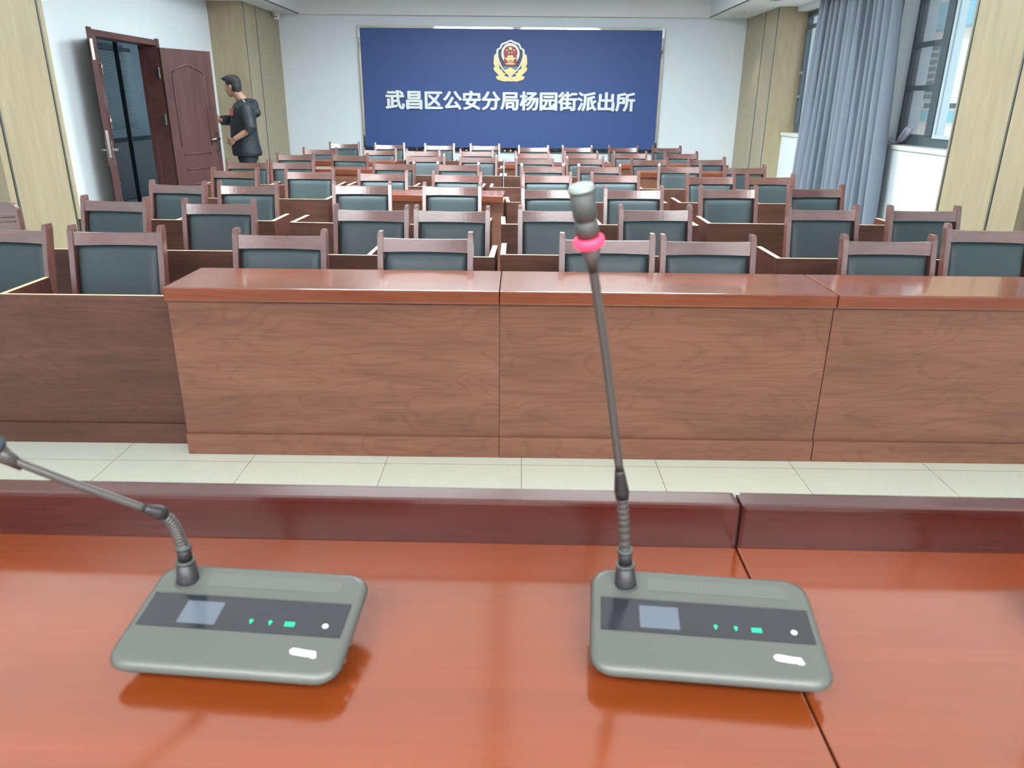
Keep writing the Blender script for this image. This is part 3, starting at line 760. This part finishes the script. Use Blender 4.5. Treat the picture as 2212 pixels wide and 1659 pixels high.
for n, (x, y, w_, h_) in enumerate([(-1.43, -.05, 2.84, 3.1), (1.43, -.05, 2.84, 3.1), (-1.2, -4.5, 2.2, 1.2), (1.2, -4.5, 2.2, 1.2), (-1.0, 2.9, 1.85, 1.2), (1.0, 2.9, 1.85, 1.2), (-1.0, 6.3, 1.85, 1.2), (1.0, 6.3, 1.85, 1.2)]):  # front row, rostrum and sixth row panels are added for their light
    t = thing('ceiling_light', 'large white ceiling light panel above ' + ['the front row, added for table sheen, door side', 'the front row, added for table sheen, window side', 'the rostrum, added to brighten front wall, door side', 'the rostrum, added to brighten front wall, window side', 'the third row, door side', 'the third row, window side', 'the sixth row, added to brighten far wall, door side', 'the sixth row, added to brighten far wall, window side'][n], 'light', (x, y, ZC), 0, 'ceiling light panels')
    bm = bmesh.new(); 
    for a in ((-w_/2, w_/2, -h_/2, -h_/2+.03), (-w_/2, w_/2, h_/2-.03, h_/2), (-w_/2, -w_/2+.03, -h_/2+.03, h_/2-.03), (w_/2-.03, w_/2, -h_/2+.03, h_/2-.03)): box(bm, *a, -.03, 0)
    obj('frame', bm, 'plug', t)
    bm = bmesh.new(); box(bm, -w_/2+.03, w_/2-.03, -h_/2+.03, h_/2-.03, -.02, -.002); obj('diffuser', bm, 'sheen_fill' if n < 2 else 'wall_fill' if n < 4 else 'lamp', t)

# ------------------------------------------------------------------ curtains
def curtain(label, pts_bot, pts_top, folds, amp, zb, zt, mats='curtain', seed=1):
    """pleated sheet between a bottom line and a top line (x,y), real thickness"""
    rnd = random.Random(seed)
    nu, nv = folds*12, 26; bm = bmesh.new(); g = []
    ph = [rnd.uniform(-.6, .6) for _ in range(folds+2)]; am = [rnd.uniform(.55, 1.25) for _ in range(folds+2)]
    for j in range(nv+1):
        v = j/nv; row = []
        for i in range(nu+1):
            u = i/nu; k = u*folds; a = int(k); fr = k-a
            w = am[a]*(1-fr)+am[a+1]*fr; p = ph[a]*(1-fr)+ph[a+1]*fr
            x0 = pts_bot[0][0]*(1-u)+pts_bot[1][0]*u; y0 = pts_bot[0][1]*(1-u)+pts_bot[1][1]*u
            x1 = pts_top[0][0]*(1-u)+pts_top[1][0]*u; y1 = pts_top[0][1]*(1-u)+pts_top[1][1]*u
            s = math.sin(2*PI*k+p+.5*math.sin(3*v+a))
            off = amp*w*s*(1+.25*(1-v))
            row.append(bm.verts.new((x0*(1-v)+x1*v+off, y0*(1-v)+y1*v+amp*.45*w*math.sin(4*PI*k+p)*.6, zb+(zt-zb)*v)))
        g.append(row)
    for j in range(nv):
        for i in range(nu): bm.faces.new((g[j][i], g[j][i+1], g[j+1][i+1], g[j+1][i])).smooth = True
    o = obj('curtain', bm, mats); sm = o.modifiers.new('thickness', 'SOLIDIFY'); sm.thickness = .004
    return tag(o, label, 'curtain')
curtain('tall pleated grey curtain hanging between the two windows', ((3.655, 7.15), (3.64, 4.62)), ((3.66, 6.95), (3.64, 4.83)), 13, .064, .02, 2.71, seed=3)
curtain('grey curtain edge beyond the near window side column', ((3.62, 2.24), (3.62, .9)), ((3.62, 2.24), (3.62, .9)), 9, .04, .02, 2.71, seed=5)
# curtain tail pulled onto the sill
bm = bmesh.new(); g = []
path = [(3.70,5.06,1.175),(3.74,5.02,1.19),(3.80,4.98,1.20),(3.83,4.92,1.16),(3.83,4.86,1.165),(3.84,4.80,1.20),(3.85,4.74,1.26),(3.86,4.70,1.31)]
for i, (x, y, z) in enumerate(path):
    w = .035+.012*math.sin(i*1.3)
    g.append([bm.verts.new((x-w, y-.006*k, max(1.137, z-.02+.012*math.sin(k*2+i)+(k-2)*.006))) if False else bm.verts.new((x-w+.5*w*k, y+.01*math.sin(k+i), max(1.14, z-.018+.014*math.sin(k*1.7+i*.9)))) for k in range(5)])
for a, b in zip(g, g[1:]):
    for k in range(4): bm.faces.new((a[k], a[k+1], b[k+1], b[k])).smooth = True
o = obj('curtain_tieback', bm, 'curtainr'); sm = o.modifiers.new('thickness', 'SOLIDIFY'); sm.thickness = .004
tag(o, 'crumpled lilac grey curtain tieback lying on the white window sill', 'tieback')

# ------------------------------------------------------------------ dark wooden armchair at the left edge
t = thing('armchair', 'dark wooden chair with rounded high back by the door side column', 'chair', (-3.27, 1.62, 0), math.radians(4))
def rounded(x0, x1, z0, z1, r):
    p = [(x0, z0), (x1, z0)]
    for cx, a in ((x1-r, 0), (x0+r, 90)):
        for k in range(7): b = math.radians(a+15*k); p.append((cx+r*math.cos(b), z1-r+r*math.sin(b)))
    return p
bm = bmesh.new(); prism(bm, rounded(-.27, .27, .38, .885, .05), -.02, .02); obj('backrest', bm, 'chair_h', t)
bm = bmesh.new(); tube(bm, [(-.25,-.022,.79),(.25,-.022,.80)], .006, 8); tube(bm, [(-.25,-.022,.76),(.25,-.022,.77)], .004, 8); obj('moulding', bm, 'chair_h', t)
bm = bmesh.new(); box(bm, -.25, .25, -.48, -.02, .36, .44, bev=.012); obj('seat', bm, 'leather', t)
for sx in (-.24, .24):
    for sy in (-.45, -.01):
        bm = bmesh.new(); box(bm, sx-.02, sx+.02, sy-.02, sy+.02, 0, .36); obj('leg', bm, 'chair_v', t)

# ------------------------------------------------------------------ outside
b = thing('neighbour_building', 'pale pink rendered building outside the near window', 'building', (8.2, 9.5, 0))
bm = bmesh.new(); box(bm, 0, 3, -9, 9, -4, 5); obj('wall', bm, 'facade', b)
bm = bmesh.new(); box(bm, -.1, 0, -9, 9, 1.22, 1.42); box(bm, -.3, 0, -9, 9, 2.85, 3.3); obj('trim_band', bm, 'teal', b)
bm = bmesh.new(); box(bm, -.05, 0, -4, 1.9, -1, 1.0); obj('lower_wall', bm, 'grille', b)
t = thing('air_conditioner', 'white air conditioner outdoor unit outside the near window', 'air conditioner', (5.35, 6.98, 1.53))
bm = bmesh.new(); box(bm, -.16, .16, -.30, .42, 0, .70, bev=.015); obj('casing', bm, 'acw', t)
bm = bmesh.new()
for k in range(8): box(bm, -.168, -.16, .04, .38, .05+k*.08, .1+k*.08)
obj('louvre', bm, 'grille', t)
bm = bmesh.new(); box(bm, -.1, .1, -.2, .3, -.06, 0); box(bm, .16, 2.72, -.25, -.2, -.06, -.02); box(bm, .16, 2.72, .3, .35, -.06, -.02); obj('bracket', bm, 'alu', t)

# ------------------------------------------------------------------ the man at the door
PX, PY = -3.50, 7.28
fa = math.radians(205)
F = Vector((math.cos(fa), math.sin(fa), 0)); Lf = Vector((-F.y, F.x, 0))       # facing, own left side
def P3(f, l, z): return Vector((PX, PY, 0))+F*f+Lf*l+Vector((0, 0, z))
def remeshed(o, vox, smooth=6):
    m = o.modifiers.new('skin over', 'REMESH'); m.mode = 'VOXEL'; m.voxel_size = vox; m.use_smooth_shade = True
    s = o.modifiers.new('relax', 'SMOOTH'); s.iterations = smooth; s.factor = .5
    dg = bpy.context.evaluated_depsgraph_get(); bpy.context.view_layer.update()
    me = bpy.data.meshes.new_from_object(o.evaluated_get(bpy.context.evaluated_depsgraph_get()))
    o.modifiers.clear(); old = o.data; o.data = me; bpy.data.meshes.remove(old)
    for p_ in me.polygons: p_.use_smooth = True
    return o
man = thing('person', 'man in black jacket and dark trousers, hand on the open door', 'person', (PX, PY, 0))
man_inv = Matrix.Translation((-PX, -PY, 0))
def pobj(nm, bm, m, vox=None, smooth=6):
    bmesh.ops.transform(bm, matrix=man_inv, verts=bm.verts[:])
    o = obj(nm, bm, m, man)
    if vox: remeshed(o, vox, smooth)
    return o
# joints
LSh, RSh = P3(0, .19, 1.405), P3(.01, -.19, 1.405)
LEl, LWr = Vector((-3.345, 7.03, 1.135)), Vector((-3.545, 6.97, 1.015))
REl, RWr = Vector((-3.70, 7.44, 1.235)), Vector((-3.80, 7.27, 1.235))
# head frame: looks to the door, turned a little away
ha = math.radians(168); HF = Vector((math.cos(ha), math.sin(ha), -.12)).normalized(); HL = Vector((-HF.y, HF.x, 0)).normalized(); HU = HF.cross(HL)
HC_ = Vector((-3.598, 7.27, 1.645))
def H3(f, l, u): return HC_+HF*f+HL*l+HU*u
hrot = Matrix((HF, HL, HU)).transposed().to_euler()
bm = bmesh.new()
ellipsoid(bm, H3(-.008, 0, .035), (.096, .075, .092), hrot); ellipsoid(bm, H3(.035, 0, -.03), (.062, .060, .085), hrot)
ellipsoid(bm, H3(.045, 0, -.085), (.040, .042, .038), hrot)                      # jaw and chin
ellipsoid(bm, H3(.098, 0, -.018), (.020, .013, .026), hrot, 12)                  # nose
ellipsoid(bm, H3(.082, 0, .024), (.016, .048, .012), hrot, 12)                   # brow
ellipsoid(bm, H3(.086, 0, -.062), (.012, .024, .012), hrot, 12)                  # mouth
for s in (-1, 1):
    ellipsoid(bm, H3(-.012, s*.076, -.012), (.020, .010, .031), hrot, 12)        # ears
    ellipsoid(bm, H3(.058, s*.040, -.03), (.028, .022, .028), hrot, 12)          # cheeks
tube(bm, [P3(-.02, 0, 1.40), P3(-.005, 0, 1.48), H3(-.03, 0, -.06)], [.078, .066, .060], 20)
up = Vector((0, 0, 1))
loft(bm, [(P3(0, 0, z), Lf*rx, F*ry) for z, rx, ry in ((.86, .15, .10), (.95, .16, .11), (1.1, .15, .10), (1.25, .17, .105), (1.36, .175, .10), (1.43, .12, .075), (1.47, .06, .055))])
for sh, el, wr in ((LSh, LEl, LWr), (RSh, REl, RWr)):
    tube(bm, [sh, sh.lerp(el, .5), el, el.lerp(wr, .35), wr], [.056, .047, .040, .041, .029], 16)
for s in (-1, 1):
    hip = P3(0, s*.09, .88); kn = P3(.02, s*.095, .48); an = P3(-.01, s*.10, .09)
    tube(bm, [hip, hip.lerp(kn, .5), kn, kn.lerp(an, .4), an], [.085, .072, .052, .052, .038], 16)
def hand(wr, d, side, curl):
    d = d.normalized(); n = side-d*side.dot(d); n.normalize(); k = d.cross(n)
    rot = Matrix((d, n, k)).transposed().to_euler()
    ellipsoid(bm, wr+d*.045, (.050, .040, .018), rot, 14)
    for i, ln in enumerate((.070, .078, .073, .058)):
        b0 = wr+d*.078+n*(.029-.0195*i); pts = [b0]; dd = d.copy()
        for sg in range(3):
            dd = (dd+k*curl*(.8+.15*sg)).normalized(); pts.append(pts[-1]+dd*ln/3)
        tube(bm, pts, [.0098, .0092, .0085, .007], 10)
    b0 = wr+d*.03+n*.034; tube(bm, [b0, b0+(d+n*.8).normalized()*.03+k*.006, b0+(d+n*.25).normalized()*.055+k*.022], [.012, .0105, .0085], 10)
hand(LWr, Vector((-.075, .02, -.055)), Vector((-.3, -.1, .6)), .62)
hand(RWr, Vector((-.02, -.10, .02)), Vector((0, .1, 1)), .25)
pobj('body', bm, 'skin', .0065, 4)
# hair cap
bm = bmesh.new()
ellipsoid(bm, H3(-.020, 0, .050), (.104, .083, .092), hrot); ellipsoid(bm, H3(-.052, 0, .000), (.066, .077, .085), hrot)
ellipsoid(bm, H3(-.070, 0, -.045), (.038, .058, .048), hrot)
for k in range(26):
    a = -1+2*(k % 9)/8; q = k//9
    tube(bm, [H3(.05-.03*q, a*.055, .118-.02*abs(a)), H3(.115-.035*q, a*.05, .118+.012*q-.012*abs(a))], [.016, .006], 8)
ellipsoid(bm, H3(.06, 0, .10), (.055, .062, .032), hrot)
# cut the hair away from the face
geom = bm.verts[:]+bm.edges[:]+bm.faces[:]
o = pobj('hair', bm, 'hair', .007, 2)
# jacket: torso, sleeves, hood
bm = bmesh.new()
loft(bm, [(P3(f, 0, z), Lf*rx, F*ry) for z, rx, ry, f in ((.80, .215, .18, -.0), (.84, .225, .19, .0), (.95, .22, .18, .012), (1.05, .215, .172, .015), (1.2, .218, .165, .012), (1.32, .222, .148, -.005), (1.39, .205, .135, -.012), (1.44, .155, .11, -.02), (1.475, .10, .088, -.025), (1.50, .082, .075, -.03))])
tube(bm, [LSh+Vector((.01, .02, -.01)), LSh.lerp(LEl, .45), LEl+Vector((0, 0, .01)), LEl.lerp(LWr, .18)], [.088, .082, .076, .072], 18)
tube(bm, [RSh, RSh.lerp(REl, .5), REl, REl.lerp(RWr, .55), REl.lerp(RWr, .95)], [.085, .078, .070, .066, .060], 18)
ellipsoid(bm, P3(-.145, 0, 1.40), (.06, .12, .10), Euler((0, 0, fa))); ellipsoid(bm, P3(-.165, .02, 1.335), (.055, .10, .06), Euler((0, 0, fa)))
ellipsoid(bm, P3(-.07, .05, 1.475), (.07, .09, .035), Euler((0, 0, fa)))
pobj('jacket', bm, 'jacket', .010, 4)
bm = bmesh.new()
loft(bm, [(P3(0, 0, z), Lf*rx, F*ry) for z, rx, ry in ((.74, .165, .125), (.86, .175, .13), (.95, .165, .12))])
for s in (-1, 1): tube(bm, [P3(0, s*.085, .86), P3(.01, s*.09, .7), P3(.02, s*.095, .48), P3(0, s*.10, .25), P3(0, s*.10, .06)], [.105, .10, .08, .075, .072], 18)
pobj('trousers', bm, 'trouser', .011, 4)
for s in (-1, 1):
    bm = bmesh.new(); ellipsoid(bm, P3(.06, s*.10, .035), (.14, .05, .035), Euler((0, 0, fa))); ellipsoid(bm, P3(-.02, s*.10, .06), (.06, .045, .055), Euler((0, 0, fa)))
    for v in bm.verts: v.co.z = max(v.co.z, .0)
    pobj('shoe', bm, 'shoe')
bm = bmesh.new(); c = Vector((-3.600, 7.162, 1.340))
hexa(bm, [c+Vector(q) for q in ((-.022,-.03,-.042),(.022,-.036,-.042),(.022,.02,-.042),(-.022,.02,-.042),(-.022,-.02,.042),(.022,-.026,.042),(.022,.03,.042),(-.022,.03,.042))])
pobj('chest_print', bm, 'patch')
bm = bmesh.new(); tube(bm, [(-3.515, 7.095, 1.06), (-3.512, 7.088, .99), (-3.518, 7.085, .93)], .005, 8); tube(bm, [(-3.50, 7.098, 1.02), (-3.497, 7.09, .95)], .004, 8)
pobj('drawcord', bm, 'white')
bm = bmesh.new(); tube(bm, [(-3.435, 7.115, 1.492), (-3.415, 7.10, 1.482), (-3.40, 7.09, 1.462)], .006, 8); pobj('shoulder_mark', bm, 'white')

# ------------------------------------------------------------------ light from outside, camera
w = bpy.data.worlds.new('overcast sky'); S.world = w; w.use_nodes = True
bg = w.node_tree.nodes['Background']; bg.inputs['Color'].default_value = (.84, .92, 1, 1); bg.inputs['Strength'].default_value = 1.7

cam = bpy.data.cameras.new('camera'); co = bpy.data.objects.new('camera', cam); C.objects.link(co); S.camera = co
cam.sensor_width = 36; cam.sensor_fit = 'HORIZONTAL'; cam.lens = 36*1625.64/2212; cam.clip_start = .02
r, u, f = ((.9999164741875777, .008768772754309186, .009494907722906457), (-.011962622960916337, .34979445563748873, .9367500917839121), (-.004892882604169145, .9367854329725971, -.34987013629369057))
co.matrix_world = Matrix(((r[0], u[0], -f[0], .06967), (r[1], u[1], -f[1], -3.04472), (r[2], u[2], -f[2], 1.48281), (0, 0, 0, 1)))
cam.dof.use_dof = True; cam.dof.focus_distance = 4.6; cam.dof.aperture_fstop = 11.0

vs = S.view_settings; vs.view_transform = 'Standard'; vs.look = 'None'; vs.gamma = 1; vs.exposure = 0.5; vs.use_curve_mapping = False
S.cycles.max_bounces = 7; S.cycles.diffuse_bounces = 4; S.cycles.glossy_bounces = 4; S.cycles.transparent_max_bounces = 8
S.cycles.caustics_reflective = False; S.cycles.caustics_refractive = False; S.cycles.sample_clamp_indirect = 6
S.cycles.use_denoising = True
